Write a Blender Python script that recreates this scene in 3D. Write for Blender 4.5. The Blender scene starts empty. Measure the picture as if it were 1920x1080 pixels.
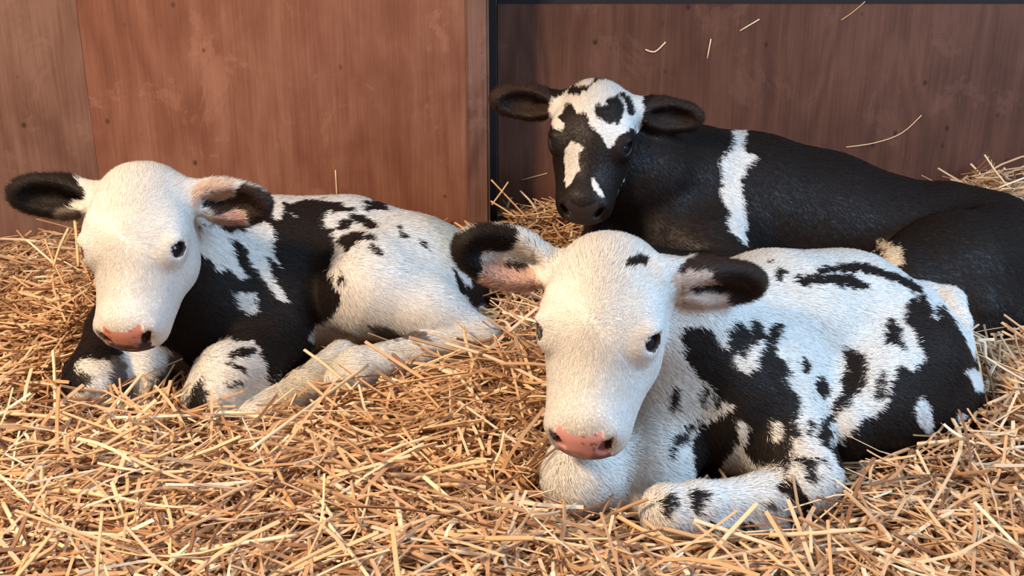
import bpy, math
import numpy as np

PREVIEW = False
rng = np.random.default_rng(7)
sc = bpy.context.scene

# ------------------------------------------------------------------ camera
FPX, PITCH, CAM_H = 2100.0, math.radians(20.0), 0.92
C0 = np.array([0.0, 0.0, CAM_H])
RIGHT = np.array([1.0, 0, 0])
UP = np.array([0, math.sin(PITCH), math.cos(PITCH)])
FWD = np.array([0, math.cos(PITCH), -math.sin(PITCH)])
CAMM = np.array([RIGHT, UP, FWD]).T          # columns: camera axes in the world
cam_d = bpy.data.cameras.new('camera')
cam_d.sensor_width = 36.0
cam_d.lens = FPX / 1920.0 * 36.0
cam_d.clip_start = 0.05
cam = bpy.data.objects.new('camera', cam_d)
sc.collection.objects.link(cam)
cam.location = C0
cam.rotation_euler = (math.pi / 2 - PITCH, 0, 0)
sc.camera = cam

# ------------------------------------------------------------------ view, world and lights
sc.view_settings.view_transform = 'Standard'
sc.view_settings.look = 'None'
sc.view_settings.gamma = 1.0
sc.view_settings.use_curve_mapping = False
sc.view_settings.exposure = 0.72

world = bpy.data.worlds.new('barn_air')
sc.world = world
world.use_nodes = True
bg = world.node_tree.nodes['Background']
bg.inputs['Color'].default_value = (1.0, 0.92, 0.86, 1)
bg.inputs['Strength'].default_value = 0.23


def area(name, loc, target, size, power, col):
    d = bpy.data.lights.new(name, 'AREA')
    d.shape = 'RECTANGLE'
    d.size, d.size_y = size
    d.energy = power
    d.color = col
    o = bpy.data.objects.new(name, d)
    sc.collection.objects.link(o)
    o.location = loc
    v = np.array(target, float) - np.array(loc, float)
    from mathutils import Vector
    o.rotation_euler = Vector(v).to_track_quat('-Z', 'Y').to_euler()
    return o


area('warm_barn_lamp', (-1.7, 0.3, 2.2), (-0.2, 2.1, 0.1), (0.5, 0.5), 84, (1.0, 0.73, 0.48))
area('daylight_doorway', (2.7, 0.7, 1.7), (0.6, 2.1, 0.1), (1.4, 1.6), 70, (0.42, 0.69, 1.0))

# ------------------------------------------------------------------ helpers


def P(px, py, d):
    """world point seen at photo pixel (px, py) at depth d along the view axis"""
    return C0 + d * (FWD + (px - 960.0) / FPX * RIGHT - (py - 540.0) / FPX * UP)


def project(p):
    q = (p - C0) @ CAMM
    z = np.maximum(q[:, 2], 0.05)
    return np.stack([960 + FPX * q[:, 0] / z, 540 - FPX * q[:, 1] / z], 1)


def hash3(i, j, k, seed):
    n = (i.astype(np.int64) * 374761393 + j.astype(np.int64) * 668265263 + k.astype(np.int64) * 2147483647 + seed * 974634777) & 0xFFFFFFFF
    n = ((n ^ (n >> 13)) * 1274126177) & 0xFFFFFFFF
    n = n ^ (n >> 16)
    return (n & 0xFFFF) / 65535.0 * 2 - 1


def noise3(p, freq, seed=0):
    q = np.asarray(p, float) * freq
    i = np.floor(q).astype(np.int64)
    f = q - i
    f = f * f * (3 - 2 * f)
    out = 0
    for a in (0, 1):
        wa = f[:, 0] if a else 1 - f[:, 0]
        for b in (0, 1):
            wb = f[:, 1] if b else 1 - f[:, 1]
            for c in (0, 1):
                wc = f[:, 2] if c else 1 - f[:, 2]
                out = out + wa * wb * wc * hash3(i[:, 0] + a, i[:, 1] + b, i[:, 2] + c, seed)
    return out


def norm(v):
    return v / np.maximum(np.linalg.norm(v, axis=-1, keepdims=True), 1e-9)


def mesh_np(name, verts, faces, mat, smooth=True, parent=None, loc=None):
    """faces: (n, k) int array, all the same size"""
    me = bpy.data.meshes.new(name)
    nv, nf, k = len(verts), len(faces), faces.shape[1]
    me.vertices.add(nv)
    me.vertices.foreach_set('co', np.ascontiguousarray(verts, np.float32).ravel())
    me.loops.add(nf * k)
    me.loops.foreach_set('vertex_index', np.ascontiguousarray(faces, np.int32).ravel())
    me.polygons.add(nf)
    me.polygons.foreach_set('loop_start', np.arange(0, nf * k, k, dtype=np.int32))
    me.update(calc_edges=True)
    me.polygons.foreach_set('use_smooth', np.full(nf, smooth))
    me.materials.append(mat)
    o = bpy.data.objects.new(name, me)
    sc.collection.objects.link(o)
    if parent is not None:
        o.parent = parent
    if loc is not None:
        o.location = loc
    return o


def tag(o, label=None, cat=None, group=None, kind=None):
    if label: o['label'] = label
    if cat: o['category'] = cat
    if group: o['group'] = group
    if kind: o['kind'] = kind
    return o


def box(name, lo, hi, mat, bevel=0.004, parent=None):
    import bmesh
    lo, hi = np.array(lo, float), np.array(hi, float)
    bm = bmesh.new()
    bmesh.ops.create_cube(bm, size=1.0)
    for v in bm.verts:
        v.co = [(a + b) / 2 + c * (b - a) for a, b, c in zip(lo, hi, v.co)]
    if bevel:
        bmesh.ops.bevel(bm, geom=bm.edges[:], offset=bevel, segments=2, affect='EDGES')
    me = bpy.data.meshes.new(name)
    bm.to_mesh(me)
    bm.free()
    me.materials.append(mat)
    o = bpy.data.objects.new(name, me)
    sc.collection.objects.link(o)
    if parent: o.parent = parent
    return o


# ------------------------------------------------------------------ materials
def new_mat(name):
    m = bpy.data.materials.new(name)
    m.use_nodes = True
    nt = m.node_tree
    return m, nt, nt.nodes['Principled BSDF']


def plain(name, col, rough=0.6, spec=0.3, coat=0.0):
    m, nt, b = new_mat(name)
    b.inputs['Base Color'].default_value = (*col, 1)
    b.inputs['Roughness'].default_value = rough
    b.inputs['Specular IOR Level'].default_value = spec
    b.inputs['Coat Weight'].default_value = coat
    return m


def attr_mat(name, attr, rough, spec, normal=None):
    m, nt, b = new_mat(name)
    a = nt.nodes.new('ShaderNodeAttribute')
    a.attribute_name = attr
    nt.links.new(a.outputs['Color'], b.inputs['Base Color'])
    b.inputs['Roughness'].default_value = rough
    b.inputs['Specular IOR Level'].default_value = spec
    if normal:
        n = nt.nodes.new('ShaderNodeAttribute')
        n.attribute_name = normal
        nt.links.new(n.outputs['Vector'], b.inputs['Normal'])
    return m


def plywood(name, dark, mid, light, seed, streak=1.0):
    """rotary-cut plywood: cathedral grain, fine vertical fibre, small knots, scuffs"""
    m, nt, b = new_mat(name)
    N, L = nt.nodes.new, nt.links.new
    tc = N('ShaderNodeTexCoord')
    mp = N('ShaderNodeMapping'); mp.inputs['Location'].default_value = (seed * 3.1, 0, seed * 1.7)
    L(tc.outputs['Object'], mp.inputs['Vector'])

    def noise(scale, sx, sz, detail=4, rough=0.55, dist=0.0):
        q = N('ShaderNodeMapping'); q.inputs['Scale'].default_value = (sx, 1, sz)
        L(mp.outputs['Vector'], q.inputs['Vector'])
        n = N('ShaderNodeTexNoise'); n.inputs['Scale'].default_value = scale
        n.inputs['Detail'].default_value = detail; n.inputs['Roughness'].default_value = rough
        n.inputs['Distortion'].default_value = dist
        L(q.outputs['Vector'], n.inputs['Vector'])
        return n.outputs['Fac']

    def math_(op, a, c, clamp=False):
        x = N('ShaderNodeMath'); x.operation = op; x.use_clamp = clamp
        for s, v in zip(x.inputs, (a, c)):
            if isinstance(v, (int, float)): s.default_value = v
            else: L(v, s)
        return x.outputs[0]

    def ramp(fac, stops):
        r = N('ShaderNodeValToRGB')
        el = r.color_ramp.elements
        while len(el) < len(stops): el.new(0.5)
        for e, (p, c) in zip(el, stops):
            e.position = p; e.color = (*c, 1)
        L(fac, r.inputs['Fac'])
        return r.outputs['Color']

    def mix(fac, a, c, mode='MIX'):
        x = N('ShaderNodeMix'); x.data_type = 'RGBA'; x.blend_type = mode
        for s, v in ((x.inputs['Factor'], fac), (x.inputs['A'], a), (x.inputs['B'], c)):
            if isinstance(v, (int, float)): s.default_value = v
            elif isinstance(v, tuple): s.default_value = (*v, 1)
            else: L(v, s)
        return x.outputs['Result']

    fibre = noise(120, 1.0, 0.035, 5, 0.7)
    broad = noise(2.2, 1.6, 0.5, 3, 0.5)
    blot = noise(5.0, 1.0, 0.8, 6, 0.62, 0.4)
    # cathedral figure: contour bands of a stretched noise
    fig = noise(2.6, 1.5, 0.38, 2, 0.4)
    bands = math_('FRACT', math_('MULTIPLY', fig, 11.0), 0.0)
    bands = math_('ABSOLUTE', math_('SUBTRACT', bands, 0.5), 0.0)
    f = math_('ADD', math_('MULTIPLY', fibre, 0.36 * streak), math_('MULTIPLY', broad, 0.34))
    f = math_('ADD', f, math_('MULTIPLY', blot, 0.46))
    f = math_('ADD', f, math_('MULTIPLY', bands, 0.20 * streak))
    f = math_('SUBTRACT', f, 0.08)
    col = ramp(f, [(0.28, dark), (0.52, mid), (0.78, light)])
    # pale scuffed patches
    scuff = noise(5.5, 1.0, 0.8, 6, 0.72, 0.5)
    sf = ramp(scuff, [(0.56, (0, 0, 0)), (0.60, (1, 1, 1))])
    sfv = math_('MULTIPLY', sf, 0.20)
    col = mix(sfv, col, tuple(min(1, c * 1.35 + 0.02) for c in light))
    # knots and dirt specks
    q = N('ShaderNodeMapping'); q.inputs['Scale'].default_value = (1.0, 1, 0.8)
    L(mp.outputs['Vector'], q.inputs['Vector'])
    vo = N('ShaderNodeTexVoronoi'); vo.inputs['Scale'].default_value = 15.0
    vo.inputs['Randomness'].default_value = 1.0
    L(q.outputs['Vector'], vo.inputs['Vector'])
    kn = ramp(math_('ADD', vo.outputs['Distance'], math_('MULTIPLY', math_('SUBTRACT', blot, 0.5), 0.25)),
              [(0.05, (1, 1, 1)), (0.13, (0, 0, 0))])
    # only some cells carry a knot
    sel = math_('GREATER_THAN', N('ShaderNodeSeparateColor').outputs[0], 0.62)
    sep = [n for n in nt.nodes if n.bl_idname == 'ShaderNodeSeparateColor'][-1]
    L(vo.outputs['Color'], sep.inputs[0])
    kf = math_('MULTIPLY', math_('MULTIPLY', kn, sel), 0.75)
    col = mix(kf, col, tuple(c * 0.35 for c in dark))
    L(col, b.inputs['Base Color'])
    b.inputs['Roughness'].default_value = 0.62
    b.inputs['Specular IOR Level'].default_value = 0.25
    bp = N('ShaderNodeBump'); bp.inputs['Strength'].default_value = 0.25; bp.inputs['Distance'].default_value = 0.004
    L(f, bp.inputs['Height']); L(bp.outputs['Normal'], b.inputs['Normal'])
    return m


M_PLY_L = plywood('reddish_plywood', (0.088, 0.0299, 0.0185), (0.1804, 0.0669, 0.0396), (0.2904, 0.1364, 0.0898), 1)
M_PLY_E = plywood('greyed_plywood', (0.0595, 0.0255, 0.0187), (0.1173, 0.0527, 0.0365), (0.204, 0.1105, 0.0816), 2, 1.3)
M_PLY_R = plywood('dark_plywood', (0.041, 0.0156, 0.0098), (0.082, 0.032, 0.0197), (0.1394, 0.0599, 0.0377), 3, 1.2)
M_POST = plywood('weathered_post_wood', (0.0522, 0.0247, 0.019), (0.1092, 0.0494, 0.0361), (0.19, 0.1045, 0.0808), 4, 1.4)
M_GAP = plain('gap_shade_fill', (0.018, 0.014, 0.016), 0.8)  # near-black: the shade of the gaps is put into the colour
M_FUR = attr_mat('calf_coat', 'coat', 0.6, 0.16, 'surf_n')
M_SKIN = attr_mat('calf_skin', 'coat', 0.5, 0.3)
M_EYE = plain('dark_eye', (0.006, 0.006, 0.012), 0.12, 0.35)
M_STRAW = attr_mat('straw', 'tint', 0.55, 0.3)
M_BED = plain('straw_shadow_layer', (0.20, 0.095, 0.04), 0.9, 0.1)  # dark brown stands for the shadow down between the stalks
M_FLOOR = plain('packed_earth', (0.09, 0.055, 0.035), 0.95, 0.1)


# ------------------------------------------------------------------ setting
def on_wall(px, py, ywall):
    r = FWD + (px - 960.0) / FPX * RIGHT - (py - 540.0) / FPX * UP
    return C0 + r * (ywall / r[1])


YL, YR = 2.90, 3.12
HI = 1.9


def wall_x(px, ywall, py=300):
    return on_wall(px, py, ywall)[0]


xs = wall_x(168, YL, 200)
xp0, xp1 = wall_x(875, YL, 220), wall_x(917, YL, 220)
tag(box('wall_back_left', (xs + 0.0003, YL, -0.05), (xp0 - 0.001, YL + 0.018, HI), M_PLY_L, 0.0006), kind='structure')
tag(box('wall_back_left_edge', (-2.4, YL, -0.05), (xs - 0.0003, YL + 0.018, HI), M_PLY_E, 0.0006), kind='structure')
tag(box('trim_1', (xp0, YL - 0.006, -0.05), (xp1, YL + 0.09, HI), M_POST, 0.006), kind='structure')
tag(box('post_gap_shade', (xp1 - 0.03, YL + 0.095, -0.05), (xp1 + 0.017, YR + 0.1, HI), M_GAP, 0.004), kind='structure')  # recess side coloured near-black as the shaded gap by the post
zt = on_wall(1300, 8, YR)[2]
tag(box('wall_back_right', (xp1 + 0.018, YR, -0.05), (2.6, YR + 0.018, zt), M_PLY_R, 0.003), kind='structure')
tag(box('wall_back_right_upper', (xp1 + 0.018, YR + 0.03, zt - 0.06), (2.6, YR + 0.05, HI), M_GAP, 0.003), kind='structure')  # near-black too, standing for the shaded gap above the panel
tag(box('floor', (-2.4, -0.8, -0.12), (2.6, YR + 0.1, -0.05), M_FLOOR, 0), kind='structure')

# ------------------------------------------------------------------ signed-distance bodies
H = 0.0075 if PREVIEW else 0.0042


def smin(a, b, k):
    h = np.maximum(k - np.abs(a - b), 0) / k
    return np.minimum(a, b) - h * h * k * 0.25


class Field:
    def __init__(self, lo, hi):
        self.lo = np.array(lo, float)
        self.n = np.ceil((np.array(hi) - self.lo) / H).astype(int) + 1
        self.d = np.full(self.n, 0.2, np.float32)

    def sub(self, lo, hi):
        a = np.clip(np.floor((lo - self.lo) / H).astype(int), 0, self.n)
        b = np.clip(np.ceil((hi - self.lo) / H).astype(int) + 1, 0, self.n)
        return a, b

    def apply(self, frame, fn, llo, lhi, k, op='add'):
        """frame: (origin, axes-as-columns, scale3); fn on local points gives local distance"""
        o, A, s = frame
        ks = k + 2.5 * H
        cs = np.array([[x, y, z] for x in (llo[0], lhi[0]) for y in (llo[1], lhi[1]) for z in (llo[2], lhi[2])]) * s
        w = cs @ A.T + o
        a, b = self.sub(w.min(0) - ks, w.max(0) + ks)
        if np.any(b <= a): return
        g = [((np.arange(a[i], b[i]) * H + self.lo[i]) - o[i]).astype(np.float32) for i in range(3)]
        X, Y, Z = np.meshgrid(*g, indexing='ij', sparse=True)
        A32 = A.astype(np.float32)
        loc = [(X * A32[0, i] + Y * A32[1, i] + Z * A32[2, i]) / np.float32(s[i]) for i in range(3)]
        d = fn(*loc) * np.float32(min(s))
        v = self.d[a[0]:b[0], a[1]:b[1], a[2]:b[2]]
        if op == 'add':
            v[...] = smin(v, d, k)
        else:
            v[...] = -smin(-v, d, k)

    def look(self, p):
        i = np.clip(np.rint((p - self.lo) / H).astype(int), 0, self.n - 1)
        return self.d[i[:, 0], i[:, 1], i[:, 2]]


WORLD = (np.zeros(3), np.eye(3), np.ones(3))


def cone(F, frame, a, b, r1, r2, k, op='add'):
    a, b = np.array(a, float), np.array(b, float)
    ba = b - a
    L2 = max(float(ba @ ba), 1e-9)

    def fn(x, y, z):
        px, py, pz = x - np.float32(a[0]), y - np.float32(a[1]), z - np.float32(a[2])
        t = np.clip((px * np.float32(ba[0]) + py * np.float32(ba[1]) + pz * np.float32(ba[2])) / np.float32(L2), 0, 1)
        return np.sqrt((px - t * np.float32(ba[0])) ** 2 + (py - t * np.float32(ba[1])) ** 2 + (pz - t * np.float32(ba[2])) ** 2) - (np.float32(r1) + t * np.float32(r2 - r1))
    R = max(r1, r2)
    F.apply(frame, fn, np.minimum(a, b) - R, np.maximum(a, b) + R, k, op)


def ell(F, frame, c, r, k, op='add', axes=None):
    c, r = np.array(c, float), np.array(r, float)
    if axes is not None:                       # own axes given in the frame's coordinates
        o, A, s = frame
        frame = (o + A @ (c * s), A @ axes, np.full(3, min(s)))
        c = np.zeros(3)

    def fn(x, y, z):
        x, y, z = x - np.float32(c[0]), y - np.float32(c[1]), z - np.float32(c[2])
        k0 = np.sqrt((x / np.float32(r[0])) ** 2 + (y / np.float32(r[1])) ** 2 + (z / np.float32(r[2])) ** 2)
        k1 = np.sqrt((x / np.float32(r[0] ** 2)) ** 2 + (y / np.float32(r[1] ** 2)) ** 2 + (z / np.float32(r[2] ** 2)) ** 2)
        return k0 * (k0 - 1) / np.maximum(k1, np.float32(1e-6))
    F.apply(frame, fn, c - r, c + r, k, op)


def surface_nets(F):
    d = F.d
    s = d < 0
    n = d.shape
    mixed = np.zeros((n[0] - 1, n[1] - 1, n[2] - 1), bool)
    first = s[:-1, :-1, :-1]
    cor = [(i, j, k) for i in (0, 1) for j in (0, 1) for k in (0, 1)]
    for (i, j, k) in cor[1:]:
        mixed |= s[i:n[0] - 1 + i, j:n[1] - 1 + j, k:n[2] - 1 + k] != first
    cells = np.argwhere(mixed)
    vid = np.full(mixed.shape, -1, np.int32)
    vid[mixed] = np.arange(len(cells))
    val = {c: d[cells[:, 0] + c[0], cells[:, 1] + c[1], cells[:, 2] + c[2]] for c in cor}
    acc = np.zeros((len(cells), 3)); cnt = np.zeros(len(cells))
    for c in cor:
        for ax in range(3):
            if c[ax] == 0:
                e = list(c); e[ax] = 1; e = tuple(e)
                v0, v1 = val[c], val[e]
                m = (v0 < 0) != (v1 < 0)
                t = np.where(m, v0 / np.where(m, v0 - v1, 1), 0)
                p = np.zeros((len(cells), 3)) + np.array(c, float)
                p[:, ax] += t
                acc += p * m[:, None]; cnt += m
    verts = F.lo + H * (cells + acc / cnt[:, None])
    quads = []
    for ax in range(3):
        u, w = (ax + 1) % 3, (ax + 2) % 3
        sl0 = [slice(None)] * 3; sl1 = [slice(None)] * 3
        sl0[ax] = slice(0, n[ax] - 1); sl1[ax] = slice(1, n[ax])
        a0, a1 = s[tuple(sl0)], s[tuple(sl1)]
        e = np.argwhere(a0 != a1)
        ok = (e[:, u] > 0) & (e[:, w] > 0) & (e[:, u] < n[u] - 1) & (e[:, w] < n[w] - 1)
        e = e[ok]
        ins = a0[e[:, 0], e[:, 1], e[:, 2]]

        def vv(du, dw):
            q = e.copy(); q[:, u] -= du; q[:, w] -= dw
            return vid[q[:, 0], q[:, 1], q[:, 2]]
        q = np.stack([vv(1, 1), vv(0, 1), vv(0, 0), vv(1, 0)], 1)
        q[~ins] = q[~ins][:, ::-1]
        quads.append(q)
    return verts, np.concatenate(quads)


def vertex_normals(v, q):
    e1, e2 = v[q[:, 2]] - v[q[:, 0]], v[q[:, 3]] - v[q[:, 1]]
    fn = np.cross(e1, e2)
    out = np.zeros_like(v)
    for i in range(4):
        for ax in range(3):
            out[:, ax] += np.bincount(q[:, i], fn[:, ax], len(v))
    return norm(out), np.linalg.norm(fn, axis=1) / 2


# ------------------------------------------------------------------ calf anatomy
class Head:
    """local axes: x across the face (towards photo right), y from poll to nose, z out of the forehead"""

    def __init__(self, pos, R, scale, ears, wide=1.06, mouth=0.0):
        self.o = C0 + CAMM @ np.array(pos)
        self.A = CAMM @ np.array(R)
        self.s = np.array([scale * wide, scale * 1.0, scale])
        self.ears = ears
        self.mouth = mouth
        self.frame = (self.o, self.A, self.s)

    def w(self, p):
        return self.o + self.A @ (np.array(p) * self.s)

    def local(self, p):
        return (p - self.o) @ self.A / self.s


EYE = np.array([0.0640, 0.148, -0.043])


def build_head(F, h):
    fr = h.frame
    K = 0.03
    ell(F, fr, (0, .066, -.074), (.084, .080, .080), K)           # cranium
    ell(F, fr, (0, .026, -.074), (.050, .034, .052), .035)        # poll
    ell(F, fr, (0, .120, -.062), (.080, .085, .066), K)           # forehead
    cone(F, fr, (0, .130, -.070), (0, .272, -.056), .064, .046, K)  # nasal bridge
    ell(F, fr, (0, .274, -.056), (.057, .036, .046), .025)        # muzzle
    ell(F, fr, (0, .292, -.076), (.056, .034, .028), .022)        # upper lip
    ell(F, fr, (0, .276, -.034), (.034, .024, .020), .018)        # top of the nose
    for s in (-1, 1):
        ell(F, fr, (s * .060, .118, -.042), (.026, .040, .026), .03)   # brow
        ell(F, fr, (s * .052, .150, -.115), (.034, .062, .052), .03)   # cheek
        ell(F, fr, (s * .040, .215, -.085), (.028, .060, .040), .03)   # side of the muzzle
        ell(F, fr, (s * .036, .288, -.044), (.020, .018, .022), .012)  # nostril wing
    cone(F, fr, (0, .110, -.135), (0, .268, -.100), .055, .030, K)  # lower jaw
    ell(F, fr, (0, .284, -.106), (.036, .028, .018), .012)        # chin and lower lip
    # mouth slit, wrapping the muzzle
    prev = None
    for a in np.linspace(-1.25, 1.25, 9):
        q = (math.sin(a) * .058, .268 + math.cos(a) * .052, -.097 - (1 - math.cos(a)) * .004)
        if prev is not None: cone(F, fr, prev, q, .0042, .0042, .006, 'cut')
        prev = q
    for s in (-1, 1):
        ax = np.array([[.75 * s, .3, .6], [0, 0, 0], [0, 0, 0]])
        u = np.array([.55 * s, -.50, .62]); u /= np.linalg.norm(u)
        v = np.cross(u, [0, .75, .66]); v /= np.linalg.norm(v)
        ell(F, fr, (s * .034, .303, -.043), (.019, .012, .0075), .005, 'cut', np.array([u, np.cross(u, v), v]).T)
        # lids round the eye, then the almond opening
        c = EYE * (s, 1, 1)
        ell(F, fr, c, (.0255, .030, .0255), .016)
        n = np.array([.80 * s, .04, .60]); n /= np.linalg.norm(n)
        ell(F, fr, c + n * .010 + np.array([.004 * s, -.012, .012]), (.013, .012, .012), .014)   # upper lid and brow
        t = np.array([-.10 * s, 1, .0]); t -= n * (t @ n); t /= np.linalg.norm(t)
        ell(F, fr, c + n * .022, (.012, .0165, .0105), .005, 'cut', np.array([n, t, np.cross(n, t)]).T)
    # ears
    for (s, tip, op, W) in h.ears:
        base = h.w((s * .084, .045, -.068))
        tip = np.array(tip)
        u = norm(tip - base); L = float(np.linalg.norm(tip - base))
        n = CAMM @ np.array(op); n = norm(n - u * (n @ u))
        w = np.cross(n, u)
        E = (base, np.array([u, w, n]).T, np.ones(3))
        ef = Field(F.lo, F.lo); ef = Ear = None
        sub = SubField(F, base + u * L / 2, L * 0.5 + 0.09)
        cone(sub, E, (-.02, 0, -.004), (L * .40, 0, -.004), .030, .030, .02)
        ell(sub, E, (L * .56, 0, 0), (L * .47, W / 2, .022), .02)
        ell(sub, E, (L * .86, 0, .002), (L * .17, W * .22, .012), .03)
        ell(sub, E, (L * .57, 0, .021), (L * .37, W * .385, .026), .010, 'cut')
        ell(sub, E, (L * .30, 0, .030), (L * .17, W * .20, .038), .012, 'cut')
        sub.merge(F, .018)


class SubField(Field):
    def __init__(self, F, c, r):
        self.a, self.b = F.sub(c - r, c + r)
        self.lo = F.lo + self.a * H
        self.n = self.b - self.a
        self.d = np.full(self.n, 0.2, np.float32)

    def merge(self, F, k):
        a, b = self.a, self.b
        v = F.d[a[0]:b[0], a[1]:b[1], a[2]:b[2]]
        v[...] = smin(v, self.d, k)


def chain(F, pts, k):
    """pts: (photo x, photo y, depth, radius)"""
    w = [P(*p[:3]) for p in pts]
    for i in range(len(w) - 1):
        cone(F, WORLD, w[i], w[i + 1], pts[i][3], pts[i + 1][3], k)


# ------------------------------------------------------------------ coat pattern
WHITE, BLACK = (0.93, 0.90, 0.86), (0.021, 0.0150, 0.0135)
CREAM, PINK, BROWN = (0.88, 0.74, 0.55), (0.72, 0.47, 0.41), (0.055, 0.032, 0.024)
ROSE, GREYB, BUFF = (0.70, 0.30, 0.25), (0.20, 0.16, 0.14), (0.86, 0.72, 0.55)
PEACH = (0.84, 0.62, 0.50)
PAL = np.array([WHITE, BLACK, CREAM, PINK, BROWN, ROSE, GREYB, BUFF, PEACH])
W_, K_, C_, P_, B_, R_, G_, U_, A_ = range(9)


def chaikin(p, it=2):
    p = np.array(p, float)
    for _ in range(it):
        q = np.roll(p, -1, 0)
        p = np.stack([0.75 * p + 0.25 * q, 0.25 * p + 0.75 * q], 1).reshape(-1, 2)
    return p


def in_poly(xy, poly):
    poly = chaikin(poly)
    lo, hi = poly.min(0), poly.max(0)
    m = np.all((xy >= lo) & (xy <= hi), 1)
    idx = np.nonzero(m)[0]
    if not len(idx): return idx
    x, y = xy[idx, 0], xy[idx, 1]
    ins = np.zeros(len(idx), bool)
    q = np.roll(poly, -1, 0)
    for (x0, y0), (x1, y1) in zip(poly, q):
        if y0 == y1: continue
        c = (y0 > y) != (y1 > y)
        ins ^= c & (x < (x1 - x0) * (y - y0) / (y1 - y0) + x0)
    return idx[ins]


def V(x0, y0, s, pts):
    """outline traced on an enlargement: origin and scale back to photo pixels"""
    return [(x0 + a / s, y0 + b / s) for a, b in pts]


def vA(*p): return V(0, 260, 1.9286, p)
def vE(*p): return V(0, 280, 2.7, p)
def vB(*p): return V(440, 340, 2.1607, p)
def vC(*p): return V(100, 600, 4.174, p)
def vD(*p): return V(840, 420, 2.25, p)
def vF(*p): return V(1160, 440, 1.8, p)
def vG(*p): return V(1160, 780, 4.154, p)
def vH(*p): return V(900, 140, 3.177, p)
def vI(*p): return V(1320, 180, 2.16, p)


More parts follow.
